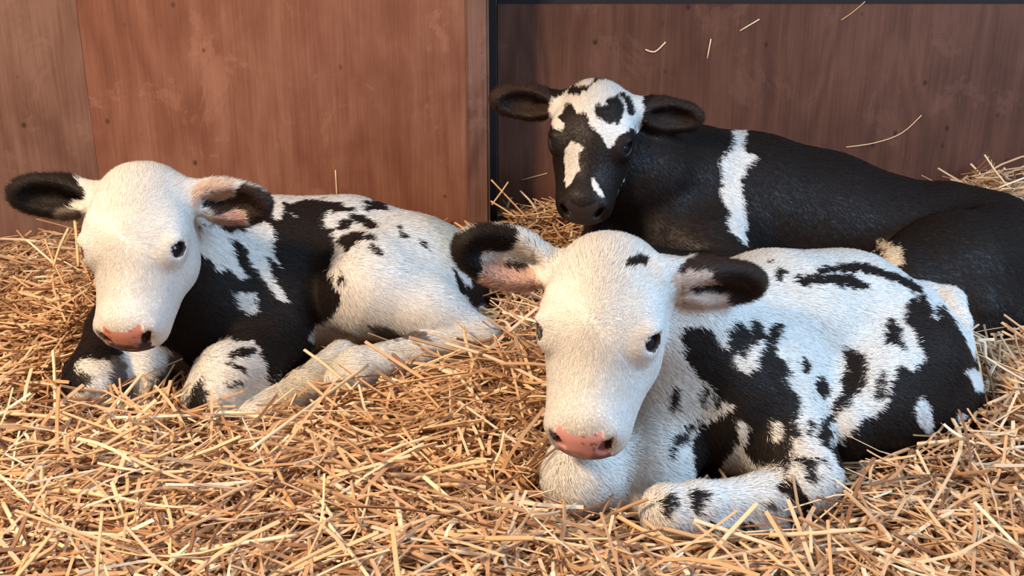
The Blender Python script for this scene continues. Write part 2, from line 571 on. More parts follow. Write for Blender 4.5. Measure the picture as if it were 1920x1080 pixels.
PATCH = {
 'c1': {'h': (W_, [
   (K_, vE((20, 210), (60, 165), (200, 125), (280, 110), (370, 135), (410, 175), (430, 205), (455, 235), (420, 265), (400, 300), (330, 310), (300, 400), (200, 390), (120, 340), (70, 290), (40, 250))),
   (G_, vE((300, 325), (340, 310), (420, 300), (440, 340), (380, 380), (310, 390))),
   (B_, vE((1010, 300), (1040, 270), (1100, 265), (1150, 235), (1180, 200), (1290, 195), (1370, 260), (1375, 340), (1320, 380), (1240, 390), (1220, 320), (1180, 300), (1130, 350), (1080, 345), (1030, 325))),
   (P_, vE((1040, 340), (1120, 350), (1185, 305), (1235, 340), (1200, 395), (1120, 390), (1050, 370))),
   (A_, vE((960, 190), (1060, 170), (1150, 165), (1170, 215), (1110, 250), (1040, 265), (1000, 300), (950, 290))),
  ]),
  'b': (W_, [
   (K_, [(120, 470), (120, 650), (160, 680), (215, 668), (240, 640), (300, 640), (330, 690), (355, 690), (385, 650), (440, 640), (480, 655), (505, 740), (560, 690), (585, 650), (590, 640), (570, 620), (600, 600), (625, 580), (640, 560), (625, 530), (618, 490), (620, 450), (612, 425), (630, 405), (660, 398), (650, 375), (600, 362), (500, 355), (470, 370), (440, 400), (300, 440)]),
   (W_, vA((700, 320), (760, 300), (830, 330), (880, 320), (920, 300), (965, 310), (975, 350), (965, 400), (985, 435), (1003, 475), (975, 450), (945, 410), (950, 470), (990, 530), (1030, 590), (1010, 590), (950, 520), (900, 480), (880, 420), (850, 380), (820, 360), (830, 400), (860, 470), (885, 510), (850, 500), (830, 470), (790, 440), (800, 480), (770, 460), (740, 420), (700, 400))),
   (K_, vA((812, 352), (860, 372), (888, 405), (860, 413), (828, 388))),
   (W_, vA((830, 540), (860, 555), (920, 550), (905, 580), (912, 622), (880, 632), (850, 615), (840, 580))),
   (W_, vB((110, 50), (150, 30), (300, 30), (460, 50), (540, 80), (470, 112), (400, 92), (340, 75), (280, 90), (220, 85), (160, 90), (190, 125), (235, 150), (205, 142), (180, 120), (160, 150), (130, 140), (115, 100))),
   (W_, vB((345, 130), (400, 122), (470, 130), (445, 152), (390, 165), (358, 205), (340, 165))),
   (K_, vB((495, 95), (540, 66), (590, 80), (615, 125), (570, 122), (515, 128))),
   (K_, vB((440, 128), (520, 138), (560, 160), (552, 210), (510, 182), (455, 172))),
   (K_, vB((392, 272), (428, 205), (470, 212), (535, 225), (548, 248), (482, 248), (452, 292), (408, 292))),
   (K_, vB((526, 258), (560, 268), (588, 300), (545, 308))),
   (K_, vB((372, 182), (440, 156), (458, 175), (420, 202), (378, 208))),
   (K_, vB((632, 182), (660, 196), (690, 232), (658, 234))),
   (K_, vB((712, 228), (745, 232), (774, 260), (735, 268))),
   (K_, vB((383, 368), (402, 356), (408, 400), (390, 424))),
   (K_, vB((422, 355), (440, 368), (437, 398), (424, 392))),
   (K_, vB((862, 330), (890, 360), (910, 400), (955, 425), (950, 350), (990, 310), (1060, 310), (1060, 440), (985, 500), (930, 475), (900, 430), (868, 380))),
   (G_, vB((500, 560), (560, 580), (640, 592), (760, 620), (790, 645), (640, 648), (560, 630))),  # belly shadow painted into the coat, not a marking
   (C_, vB((640, 80), (760, 90), (850, 140), (940, 200), (905, 300), (870, 335), (800, 290), (830, 220), (720, 150))),
   (C_, vB((120, 850), (240, 780), (400, 705), (390, 790), (200, 930), (50, 1000))),
   (U_, vB((830, 640), (1080, 590), (1060, 700), (860, 735))),
   (W_, vC((1060, 470), (1180, 400), (1230, 330), (1225, 225), (1280, 225), (1350, 195), (1450, 165), (1550, 185), (1565, 240), (1500, 330), (1590, 370), (1620, 470), (1570, 580), (1480, 720), (1200, 780), (980, 720), (1020, 580))),
   (K_, vC((1175, 430), (1145, 490), (1175, 520), (1160, 560), (1170, 680), (1100, 700), (1045, 670), (1070, 560), (1105, 480))),
   (K_, vC((1325, 480), (1390, 450), (1468, 485), (1400, 510), (1335, 503))),
   (K_, vC((1305, 325), (1400, 345), (1490, 390), (1440, 416), (1395, 382), (1315, 355))),
   (K_, vC((1345, 272), (1440, 202), (1535, 202), (1525, 252), (1420, 305), (1355, 315))),
   (G_, vC((400, 250), (520, 280), (560, 330), (580, 480), (590, 640), (400, 640), (390, 400))),  # shaded gap between knee and chest, painted as coat colour
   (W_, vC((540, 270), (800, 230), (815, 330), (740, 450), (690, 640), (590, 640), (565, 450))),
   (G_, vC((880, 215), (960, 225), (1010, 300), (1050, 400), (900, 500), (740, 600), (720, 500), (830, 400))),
   (W_, vC((130, 360), (200, 305), (300, 315), (400, 335), (415, 420), (400, 520), (410, 640), (320, 670), (210, 620), (225, 520), (280, 440), (240, 400), (160, 430))),
   (K_, vC((50, 480), (60, 350), (120, 270), (200, 240), (285, 250), (280, 308), (200, 308), (145, 355), (152, 418), (200, 395), (262, 412), (276, 460), (225, 530), (200, 565), (140, 510), (110, 580), (60, 540))),
  ])},
 'c2': {'h': (W_, [
   (A_, vD((120, 120), (230, 130), (300, 150), (420, 240), (420, 330), (300, 350), (180, 310), (140, 240))),
   (P_, vD((160, 170), (230, 165), (265, 195), (350, 215), (390, 250), (330, 290), (230, 280), (180, 250))),
   (K_, vD((20, 100), (60, 40), (170, 5), (270, 25), (320, 75), (270, 112), (200, 108), (150, 130), (160, 180), (165, 240), (140, 300), (80, 240), (30, 170))),
   (W_, vD((130, 165), (200, 130), (310, 85), (440, 120), (430, 240), (360, 195), (280, 150), (190, 165))),
   (B_, vD((258, 160), (310, 162), (352, 192), (360, 218), (290, 214), (256, 190))),
   (A_, vD((930, 230), (1000, 205), (1110, 230), (1200, 330), (1250, 420), (1100, 430), (960, 400), (940, 300))),
   (B_, vD((945, 218), (990, 165), (1080, 125), (1170, 125), (1270, 150), (1360, 215), (1385, 290), (1310, 385), (1240, 365), (1180, 345), (1150, 310), (1140, 255), (1060, 218), (1000, 212), (960, 228))),
   (K_, vD((982, 282), (1020, 255), (1100, 245), (1155, 255), (1135, 302), (1060, 302), (1000, 304))),
   (K_, vD((738, 182), (780, 153), (812, 138), (838, 160), (828, 187), (780, 198), (742, 194))),
  ]),
  'b': (W_, [
   (K_, vF((190, 290), (290, 300), (330, 330), (350, 375), (350, 300), (400, 280), (420, 330), (440, 270), (470, 310), (480, 350), (500, 275), (537, 285), (537, 330), (500, 370), (515, 405), (570, 440), (562, 470), (540, 490), (590, 540), (597, 590), (570, 620), (578, 690), (560, 790), (520, 770), (500, 750), (450, 740), (430, 700), (400, 690), (375, 700), (350, 760), (320, 790), (312, 832), (270, 822), (238, 770), (228, 700), (250, 640), (290, 600), (310, 590), (320, 560), (290, 500), (250, 470), (220, 430), (200, 350))),
   (W_, vF((362, 400), (378, 452), (412, 470), (440, 430), (470, 375), (462, 345), (420, 380), (398, 420), (380, 385))),
   (W_, vF((300, 318), (330, 328), (348, 378), (318, 372))),
   (W_, vF((388, 620), (410, 610), (428, 660), (412, 695), (390, 672))),
   (W_, vF((498, 640), (515, 605), (538, 650), (527, 695), (505, 685))),
   (W_, vF((300, 600), (330, 555), (368, 545), (372, 572), (340, 592), (320, 615))),
   (K_, vF((148, 590), (170, 485), (192, 540), (182, 590), (155, 608))),
   (K_, vF((143, 765), (148, 700), (180, 658), (240, 618), (268, 597), (232, 652), (192, 702), (165, 745))),
   (K_, vF((260, 560), (270, 515), (293, 505), (282, 552), (268, 574))),
   (K_, vF((592, 420), (620, 402), (634, 430), (627, 463), (598, 452))),
   (K_, vF((642, 480), (680, 462), (694, 500), (682, 548), (648, 538))),
   (K_, vF((733, 380), (750, 355), (790, 400), (815, 398), (818, 480), (802, 530), (742, 582), (705, 615), (665, 660), (655, 640), (680, 600), (720, 540), (742, 460))),
   (K_, vF((848, 480), (865, 460), (883, 500), (872, 547), (843, 562), (843, 520))),
   (K_, vF((868, 300), (910, 276), (933, 310), (933, 350), (958, 390), (952, 413), (913, 373), (878, 382))),
   (K_, vF((945, 240), (1000, 190), (1032, 225), (1052, 285), (1064, 290), (1048, 228), (1090, 235), (1125, 300), (1165, 370), (1200, 410), (1240, 450), (1250, 540), (1240, 620), (1200, 680), (1140, 720), (1060, 695), (1000, 690), (960, 760), (850, 790), (770, 820), (735, 790), (700, 740), (695, 705), (740, 680), (790, 640), (830, 605), (850, 615), (890, 560), (900, 480), (930, 440), (990, 472), (1008, 400), (985, 360), (958, 320))),
   (W_, vF((988, 560), (1020, 525), (1037, 580), (1062, 630), (1052, 662), (1025, 672), (1000, 622), (983, 602))),
   (W_, vF((1152, 455), (1190, 436), (1245, 470), (1232, 510), (1200, 525), (1180, 482))),
   (W_, vF((1118, 645), (1140, 588), (1173, 598), (1162, 625))),
   (K_, vF((608, 660), (625, 605), (642, 640), (632, 684))),
   (K_, vF((640, 690), (660, 650), (720, 630), (690, 690), (760, 780), (760, 810), (720, 760), (690, 720))),
   (K_, vG((1340, 290), (1440, 285), (1500, 440), (1512, 482), (1460, 508), (1400, 445), (1350, 340))),
   (K_, vG((1480, 295), (1560, 325), (1585, 362), (1500, 335))),
   (K_, vG((1180, 300), (1290, 280), (1310, 420), (1240, 450))),
   (K_, vG((1150, 540), (1220, 465), (1330, 465), (1380, 550), (1470, 640), (1480, 730), (1430, 830), (1280, 830), (1250, 750), (1380, 740), (1392, 680), (1290, 600), (1200, 562))),
   (K_, vG((1620, 720), (1720, 620), (1740, 760), (1600, 800))),
   (K_, vG((930, 180), (1010, 300), (1130, 345), (1230, 440), (1290, 380), (1290, 200), (1100, 150))),
   (K_, vG((270, 690), (330, 615), (405, 622), (402, 722), (350, 748), (285, 732))),
   (K_, vG((485, 600), (560, 575), (665, 608), (665, 652), (612, 662), (582, 735), (530, 735), (508, 650))),
   (K_, vG((636, 840), (680, 806), (745, 830), (682, 893), (648, 904))),
   (K_, vG((885, 832), (960, 765), (1022, 818), (1065, 842), (960, 875), (898, 853))),
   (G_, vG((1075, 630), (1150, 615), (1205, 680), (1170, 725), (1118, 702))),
   (K_, vF((560, 162), (640, 122), (740, 92), (850, 106), (960, 138), (1015, 178), (1005, 205), (930, 162), (830, 138), (770, 138), (845, 172), (800, 184), (700, 164), (640, 172))),
   (W_, vF((600, 155), (690, 126), (800, 130), (820, 142), (740, 132), (660, 138))),
   (K_, vF((483, 100), (500, 90), (513, 105), (495, 115))),
   (K_, vF((508, 140), (530, 118), (558, 123), (547, 152), (513, 168))),
  ])},
 'c3': {'h': (K_, [
   (B_, vH((40, 110), (110, 20), (250, 20), (420, 80), (430, 200), (400, 270), (300, 330), (170, 310), (60, 220))),
   (B_, vH((955, 190), (1060, 110), (1170, 110), (1290, 170), (1350, 240), (1220, 410), (1080, 420), (975, 335))),
   (W_, vH((420, 190), (450, 150), (500, 110), (540, 115), (560, 125), (610, 115), (640, 95), (680, 70), (720, 60), (730, 20), (820, 20), (890, 60), (945, 130), (975, 210), (960, 300), (930, 370), (920, 310), (890, 320), (830, 360), (800, 400), (765, 437), (750, 400), (720, 370), (680, 340), (660, 320), (650, 270), (610, 235), (560, 215), (535, 180), (510, 200), (480, 230), (458, 250), (480, 280), (505, 310), (490, 346), (455, 332), (420, 270))),
   (W_, vH((510, 92), (540, 30), (600, 5), (690, 30), (645, 75), (570, 75), (530, 95))),
   (K_, vH((682, 230), (703, 192), (750, 180), (785, 180), (735, 165), (770, 132), (835, 150), (850, 190), (845, 250), (827, 305), (790, 278), (750, 290), (708, 264))),
   (K_, vH((826, 115), (872, 126), (915, 180), (926, 222), (902, 250), (880, 212), (868, 172), (828, 142))),
   (W_, vH((522, 390), (560, 398), (625, 430), (592, 490), (600, 545), (562, 582), (552, 642), (502, 682), (512, 560), (507, 450))),
   (W_, vH((660, 615), (692, 615), (714, 660), (750, 722), (720, 732), (672, 672))),
   (W_, vH((895, 495), (910, 560), (905, 612), (864, 684), (805, 762), (846, 660), (878, 560))),
  ]),
  'b': (K_, [
   (W_, vI((30, 90), (40, 70), (140, 75), (175, 120), (152, 165), (142, 200), (165, 228), (210, 232), (192, 268), (152, 290), (147, 340), (154, 400), (152, 470), (168, 530), (160, 612), (130, 584), (80, 530), (93, 470), (60, 400), (73, 350), (63, 300), (45, 270), (75, 228), (105, 208), (110, 160), (95, 120))),
   (C_, vI((695, 590), (720, 568), (742, 608), (792, 628), (806, 685), (740, 685), (706, 652))),
  ])},
}


def coat_ids(key, p, nrm, is_head, wob=1.0, flow=None):
    """colour index of the coat at body points: the markings and some painted shade traced on the seen side, free-form spots on the other"""
    xy = project(p)
    w = np.stack([noise3(p, 55, 1) * 5 + noise3(p, 140, 2) * 3, noise3(p, 55, 3) * 6 + noise3(p, 140, 4) * 4], 1)
    xy = xy + w * wob
    view = norm(C0 - p)
    facing = np.einsum('ij,ij->i', nrm, view)
    out = np.zeros(len(p), int)
    for part, flag in (('h', True), ('b', False)):
        base, polys = PATCH[key][part]
        m = np.nonzero(is_head == flag)[0]
        if not len(m): continue
        o = np.full(len(m), base)
        for col, poly in polys:
            q = xy[m]
            if key == 'c1' and col in (C_, U_):                    # stains fade out instead of ending in an edge
                q = q + rng.normal(0, 13, q.shape)
            o[in_poly(q, poly)] = col
        out[m] = o
    # the far side of the animal
    back = (facing < -0.12) & ~is_head
    if key != 'c3':
        n = noise3(p, 9, 11) + 0.5 * noise3(p, 21, 12) + 0.25 * noise3(p, 60, 13)
        out[back] = np.where(n[back] > 0.05, K_, W_)
    return out


# ------------------------------------------------------------------ building one calf
def build_calf(key, head, body, bounds, tail_dir, label, n_hair):
    FH, FB = Field(*bounds), Field(*bounds)
    build_head(FH, head)
    for pts, k in body:
        chain(FB, pts, k)
    hd, bd = FH.d.copy(), FB.d
    FB_d = FB.d.copy()
    # the head flows into the neck only behind the eyes; muzzle and jaw stay clear of chest and knees
    ax = [np.arange(FH.n[i]) * H + FH.lo[i] - head.o[i] for i in range(3)]
    yl = (ax[0][:, None, None] * head.A[0, 1] + ax[1][None, :, None] * head.A[1, 1] + ax[2][None, None, :] * head.A[2, 1]) / head.s[1]
    kk = (0.004 + 0.036 * np.clip((0.16 - yl) / 0.08, 0, 1)).astype(np.float32)
    FH.d = smin(hd, bd, kk)
    v, q = surface_nets(FH)
    base = np.array([float(v[:, 0].mean()), float(v[:, 1].mean()), 0.0])
    nrm, farea = vertex_normals(v, q)
    lk = Field(bounds[0], bounds[0]); lk.lo, lk.n = FH.lo, FH.n
    lk.d = hd; dh = lk.look(v)
    lk.d = FB_d; db = lk.look(v)
    is_head = dh < db
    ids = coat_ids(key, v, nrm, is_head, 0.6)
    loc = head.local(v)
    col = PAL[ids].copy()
    col, bald = face_skin(key, head, loc, is_head, col, v, nrm)
    body_o = mesh_np('calf', v - base, q, M_SKIN, True, None, base)
    at = body_o.data.color_attributes.new('coat', 'FLOAT_COLOR', 'POINT')
    at.data.foreach_set('color', np.concatenate([col * 0.9, np.ones((len(v), 1))], 1).astype(np.float32).ravel())
    tag(body_o, label, 'calf')
    # eyes
    for s in (-1, 1):
        eye(head, EYE * (s, 1, 1), body_o, base)
    # coat
    if n_hair:
        fur(key, head, v, q, nrm, farea, is_head, bald, tail_dir, body_o, base, n_hair)
    return FH


def eye(head, c, parent, base):
    import bmesh
    bm = bmesh.new()
    bmesh.ops.create_uvsphere(bm, u_segments=28, v_segments=18, radius=0.0218)
    me = bpy.data.meshes.new('eye')
    bm.to_mesh(me); bm.free()
    me.polygons.foreach_set('use_smooth', np.full(len(me.polygons), True))
    me.materials.append(M_EYE)
    o = bpy.data.objects.new('eye', me)
    sc.collection.objects.link(o)
    o.parent = parent
    o.location = head.w(c) - base
    o['label'] = 'dark glossy eye'


SKIN = {'c1': dict(pad=(0.58, 0.25, 0.19), lip=(0.035, 0.022, 0.022), dark=-.038, rim=(0.80, 0.52, 0.45)),
        'c2': dict(pad=(0.74, 0.36, 0.33), lip=(0.20, 0.10, 0.09), dark=-.050, rim=(0.80, 0.55, 0.48)),
        'c3': dict(pad=(0.035, 0.026, 0.026), lip=(0.025, 0.02, 0.02), dark=-.06, rim=(0.03, 0.02, 0.02))}


def face_skin(key, head, loc, is_head, col, p, nrm):
    """bare skin of nose, lips, nostrils and eyelids"""
    S = SKIN[key]
    x, y, z = loc.T
    n1 = noise3(p, 90, 5) * 0.003
    front = y + 0.40 * (z + .05)                       # slanted front of the muzzle
    pad = is_head & (front > .291 + n1 + 3.0 * x * x) & (z > -.095 + n1) & (z < -.014) & (np.abs(x) < .039 + n1 - .25 * np.maximum(z + .04, 0))
    col[pad] = S['pad']
    t = np.clip((S['dark'] - z + 3.5 * n1) / .016, 0, 1)[:, None] * pad[:, None]
    col[:] = col * (1 - t) + np.array(S['lip']) * t
    if key != 'c3':
        speck = pad & (noise3(p, 260, 9) > 0.62)
        col[speck] = (0.30, 0.12, 0.10)
    lip = is_head & (y > .285) & (z <= -.090 + n1) & (z > -.104) & (np.abs(x) < .042)
    col[lip] = S['lip']
    bald = pad | lip
    for s in (-1, 1):
        dn = np.linalg.norm((loc - np.array([s * .035, .302, -.043])) * (1, 1, .75), axis=1)
        m = is_head & (dn < .0115)
        col[m] = (0.08, 0.025, 0.022) if key != 'c3' else (0.008, 0.006, 0.006)
        e = EYE * (s, 1, 1) + np.array([.80 * s, .04, .60]) * .018
        de = np.linalg.norm((loc - e), axis=1)
        m = is_head & (de < .0175)
        col[m] = (0.045, 0.026, 0.024) if key != 'c3' else (0.012, 0.01, 0.01)
        bald |= is_head & (de < .0165)
    return col, bald


def fur(key, head, v, q, nrm, farea, is_head, bald, tail_dir, parent, base, n):
    up_ok = (v[q[:, 0], 2] > -0.03)
    w = farea * up_ok
    w = w * np.where(is_head[q[:, 0]], 2.6, 1.0)
    fi = rng.choice(len(q), n, p=w / w.sum())
    a, b = rng.random((2, n))
    qq = q[fi]
    wts = np.stack([(1 - a) * (1 - b), a * (1 - b), a * b, (1 - a) * b], 1)
    root = np.einsum('nk,nkj->nj', wts, v[qq])
    nn = norm(np.einsum('nk,nkj->nj', wts, nrm[qq]))
    hd = is_head[qq[:, 0]]
    bd = bald[qq].any(1)
    keep = ~bd
    root, nn, hd = root[keep], nn[keep], hd[keep]
    n = len(root)
    loc = head.local(root)
    # direction the coat lies in
    flow = np.tile(np.array(tail_dir, float), (n, 1)) + np.array([0, 0, -0.75])
    flow += 0.25 * np.stack([noise3(root, 12, 21), noise3(root, 12, 22), noise3(root, 12, 23)], 1)
    x, y, z = loc.T
    whorl = np.stack([x * 1.2, (y - .135), 0.2 * (z + .05)], 1)
    whorl = norm(whorl)
    down = np.tile([0.0, 1.0, 0.0], (n, 1)); down[:, 0] = np.sign(x) * 0.25
    k = np.clip((y - .17) / .06, 0, 1)[:, None]
    hf = whorl * (1 - k) + down * k
    hf = hf @ head.A.T
    flow[hd] = hf[hd]
    flow = flow + 0.22 * np.stack([noise3(root, 70, 31), noise3(root, 70, 32), noise3(root, 70, 33)], 1)
    flow += 0.16 * rng.standard_normal((n, 3))
    flow = norm(flow - nn * np.einsum('ij,ij->i', flow, nn)[:, None])
    run = np.abs(0.75 * noise3(root, 150, 61) * 1.6 + 0.30 * rng.standard_normal(n))[:, None] * np.where(hd, .0030, .0095)[:, None]
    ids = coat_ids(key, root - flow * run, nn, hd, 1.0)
    col = PAL[ids] * (1 + 0.10 * rng.standard_normal((n, 1))).clip(0.7, 1.25)
    ear = hd & (np.abs(x) > .105)
    t = np.clip((.10 - y) / .09, 0, 1)
    ln = np.where(hd, np.where(y < .10, 0.0055 + .0075 * t, 0.0055 - .0020 * np.clip((y - .18) / .08, 0, 1)), 0.013)
    ln = np.where(ear, 0.016, ln)
    if key == 'c3': ln = ln * 0.85
    ln = ln * rng.uniform(0.6, 1.2, n)
    lift = np.where(hd, 0.22 + .18 * t, 0.20) + 0.10 * rng.standard_normal(n)
    lift = np.where(ear, 0.45 + 0.30 * rng.standard_normal(n), lift)[:, None]
    d0 = norm(flow + nn * (lift + 0.25))
    d1 = norm(flow + nn * (lift - 0.20))
    L = ln[:, None]
    pts = np.stack([root - nn * 0.001, root + d0 * L * 0.5, root + d0 * L * 0.5 + d1 * L * 0.5], 1)
    cu = bpy.data.hair_curves.new('coat_fur')
    cu.add_curves([3] * n)
    cu.attributes['position'].data.foreach_set('vector', (pts - base).astype(np.float32).ravel())
    ra = cu.attributes.get('radius') or cu.attributes.new('radius', 'FLOAT', 'POINT')
    r0 = np.where(hd, 0.00024, 0.00036)[:, None] * np.array([1.0, 0.85, 0.25])
    ra.data.foreach_set('value', r0.astype(np.float32).ravel())
    ca = cu.attributes.new('coat', 'FLOAT_COLOR', 'CURVE')
    ca.data.foreach_set('color', np.concatenate([col, np.ones((n, 1))], 1).astype(np.float32).ravel())
    na = cu.attributes.new('surf_n', 'FLOAT_VECTOR', 'CURVE')
    tilt = norm(nn + 0.15 * flow + 0.10 * rng.standard_normal((n, 3)))
    na.data.foreach_set('vector', tilt.astype(np.float32).ravel())
    cu.materials.append(M_FUR)
    o = bpy.data.objects.new('coat_fur', cu)
    sc.collection.objects.link(o)
    o.parent = parent


HEADS = {
 'c1': Head([-0.6844, 0.2219, 2.0062], [[0.9958, -0.0061, -0.0914], [0.0134, -0.9774, 0.2111], [-0.0906, -0.2115, -0.9732]], 1.0,
            [(-1, P(34, 362, 2.05), (0.05, -0.35, -1), .070), (1, P(492, 385, 2.07), (-0.1, -0.45, -1), .072)], 1.06),
 'c2': Head([0.1421, 0.0804, 1.6743], [[0.9588, -0.1631, -0.2325], [-0.0922, -0.9531, 0.2882], [-0.2686, -0.2549, -0.9289]], 1.0,
            [(-1, P(872, 462, 1.72), (0.1, -0.40, -1), .088), (1, P(1410, 533, 1.78), (-0.15, -0.80, -0.8), .078)], 1.03),
 'c3': Head([0.1861, 0.4615, 2.4702], [[0.9817, -0.1298, -0.139], [-0.0977, -0.9712, 0.2173], [-0.1633, -0.1998, -0.9661]], 0.96,
            [(-1, P(932, 186, 2.52), (0.1, -0.45, -1), .070), (1, P(1304, 222, 2.55), (-0.1, -0.55, -1), .068)], 1.06),
}
BODY = {
 'c1': [
  ([(275, 440, 2.16, .095), (350, 510, 2.26, .115), (430, 540, 2.36, .14)], .05),              # neck
  ([(440, 540, 2.38, .150), (520, 522, 2.44, .165), (650, 522, 2.47, .168), (750, 540, 2.47, .148), (800, 572, 2.45, .118)], .05),  # trunk
  ([(310, 600, 2.30, .125), (420, 600, 2.30, .130), (500, 590, 2.32, .115)], .05),             # brisket and shoulder
  ([(266, 610, 2.24, .065), (268, 700, 2.19, .042), (270, 770, 2.18, .036)], .02),             # hanging front of the chest
  ([(505, 640, 2.26, .075), (455, 700, 2.14, .062), (424, 708, 2.10, .056)], .03),             # its left knee
  ([(424, 708, 2.10, .056), (405, 745, 2.085, .054)], .02),
  ([(405, 750, 2.09, .052), (450, 770, 2.14, .040), (540, 770, 2.20, .030)], .02),
  ([(235, 630, 2.28, .08), (205, 675, 2.20, .056), (178, 706, 2.12, .050)], .02),              # its right knee
  ([(178, 706, 2.12, .050), (172, 724, 2.11, .047)], .02),
  ([(176, 725, 2.14, .045), (210, 745, 2.18, .034), (260, 755, 2.24, .030)], .02),
  ([(825, 510, 2.48, .096), (765, 520, 2.40, .115), (700, 530, 2.31, .102)], .05),             # thigh
  ([(700, 548, 2.28, .088), (800, 585, 2.28, .062), (895, 630, 2.27, .036)], .04),             # shank
  ([(902, 634, 2.27, .036), (790, 658, 2.22, .031), (672, 692, 2.17, .038)], .018),            # hind cannon
  ([(668, 694, 2.17, .036), (640, 715, 2.15, .030)], .02),
  ([(640, 672, 2.24, .033), (570, 728, 2.15, .033), (482, 785, 2.06, .034)], .018),            # other hind foot
 ],
 'c2': [
  ([(1165, 570, 1.80, .090), (1250, 620, 1.89, .11), (1340, 660, 1.97, .13)], .05),
  ([(1345, 668, 1.99, .142), (1450, 648, 2.07, .164), (1570, 648, 2.14, .170), (1650, 675, 2.15, .148)], .05),
  ([(1645, 695, 2.11, .142), (1712, 712, 2.08, .100)], .04),
  ([(1712, 605, 2.13, .052), (1735, 655, 2.10, .056)], .05),                                   # rump
  ([(1690, 690, 2.03, .112), (1630, 755, 1.95, .088), (1570, 795, 1.88, .06)], .05),           # thigh
  ([(1630, 780, 1.95, .062), (1740, 775, 2.01, .05), (1785, 755, 2.04, .045)], .05),
  ([(1290, 750, 1.90, .105), (1350, 740, 1.90, .122), (1420, 740, 1.92, .112)], .05),          # brisket, shoulder
  ([(1235, 770, 1.86, .068), (1225, 870, 1.81, .052), (1225, 930, 1.79, .042)], .05),
  ([(1425, 765, 1.88, .085), (1482, 845, 1.81, .058), (1512, 888, 1.775, .048)], .035),        # upper arm to elbow
  ([(1515, 895, 1.77, .047), (1495, 912, 1.755, .044)], .02),
  ([(1515, 905, 1.76, .040), (1420, 935, 1.735, .033), (1310, 948, 1.70, .032), (1250, 956, 1.69, .037)], .016),   # forearm to knee
  ([(1250, 972, 1.69, .030), (1330, 985, 1.70, .024), (1450, 975, 1.74, .024)], .015),
  ([(1190, 800, 1.92, .080), (1135, 865, 1.82, .058), (1090, 885, 1.77, .054)], .03),         # other knee
  ([(1090, 885, 1.77, .054), (1080, 905, 1.765, .050)], .02),
  ([(1085, 905, 1.765, .046), (1150, 930, 1.80, .033)], .02),
  ([(1725, 556, 2.14, .028), (1778, 568, 2.11, .026), (1795, 605, 2.085, .020), (1810, 648, 2.065, .011)], .010),   # tail
 ],
 'c3': [
  ([(1125, 300, 2.58, .095), (1200, 330, 2.66, .120), (1290, 358, 2.76, .145)], .05),
  ([(1305, 372, 2.78, .170), (1400, 398, 2.82, .188), (1530, 435, 2.84, .193), (1670, 480, 2.82, .183), (1790, 500, 2.78, .165)], .05),
  ([(1785, 412, 2.78, .085), (1855, 435, 2.75, .098)], .06),
  ([(1860, 505, 2.62, .150), (1780, 525, 2.54, .140), (1690, 535, 2.48, .10)], .05),
  ([(1700, 560, 2.47, .09), (1820, 580, 2.44, .07), (1920, 600, 2.45, .05)], .04),
  ([(1930, 605, 2.45, .045), (1830, 620, 2.41, .038), (1750, 635, 2.38, .04)], .02),
  ([(1180, 410, 2.72, .10), (1260, 450, 2.68, .115), (1330, 455, 2.68, .125)], .05),
  ([(1330, 480, 2.60, .09), (1380, 520, 2.53, .06)], .04),
  ([(1380, 525, 2.52, .055), (1300, 515, 2.50, .045), (1220, 500, 2.48, .045)], .02),
  ([(1160, 430, 2.70, .07), (1130, 460, 2.66, .055)], .03),
  ([(1900, 400, 2.74, .03), (1930, 480, 2.70, .022), (1935, 560, 2.62, .018)], .02),
 ],
}


def bounds_of(key):
    pts = [P(*p[:3]) for ch, _ in BODY[key] for p in ch]
    r = [p[3] for ch, _ in BODY[key] for p in ch]
    lo = np.min([p - q for p, q in zip(pts, r)], 0)
    hi = np.max([p + q for p, q in zip(pts, r)], 0)
    h = HEADS[key]
    ex = [e[1] for e in h.ears] + [h.w((0, .33, 0)), h.w((0, -.04, -.2)), h.w((.1, 0, 0)), h.w((-.1, 0, .02)), h.w((0, .3, -.14))]
    lo = np.minimum(lo, np.min(ex, 0)) - 0.05
    hi = np.maximum(hi, np.max(ex, 0)) + 0.05
    lo[2] = max(lo[2], -0.09)
    return lo, hi


NH = dict(c1=0, c2=0, c3=0) if PREVIEW else dict(c1=520000, c2=560000, c3=380000)
FIELDS = {}
FIELDS['c2'] = build_calf('c2', HEADS['c2'], BODY['c2'], bounds_of('c2'), (0.75, 0.35, 0),
                          'black and white calf with one dark forehead spot, lying curled nearest on the straw', NH['c2'])
FIELDS['c1'] = build_calf('c1', HEADS['c1'], BODY['c1'], bounds_of('c1'), (0.95, 0.2, 0),
                          'white-faced calf with dark shoulder and cream rump lying against the lighter plywood panel', NH['c1'])
FIELDS['c3'] = build_calf('c3', HEADS['c3'], BODY['c3'], bounds_of('c3'), (0.98, 0.0, -0.1),
                          'mostly black calf with speckled white forehead resting by the darker plywood panel', NH['c3'])


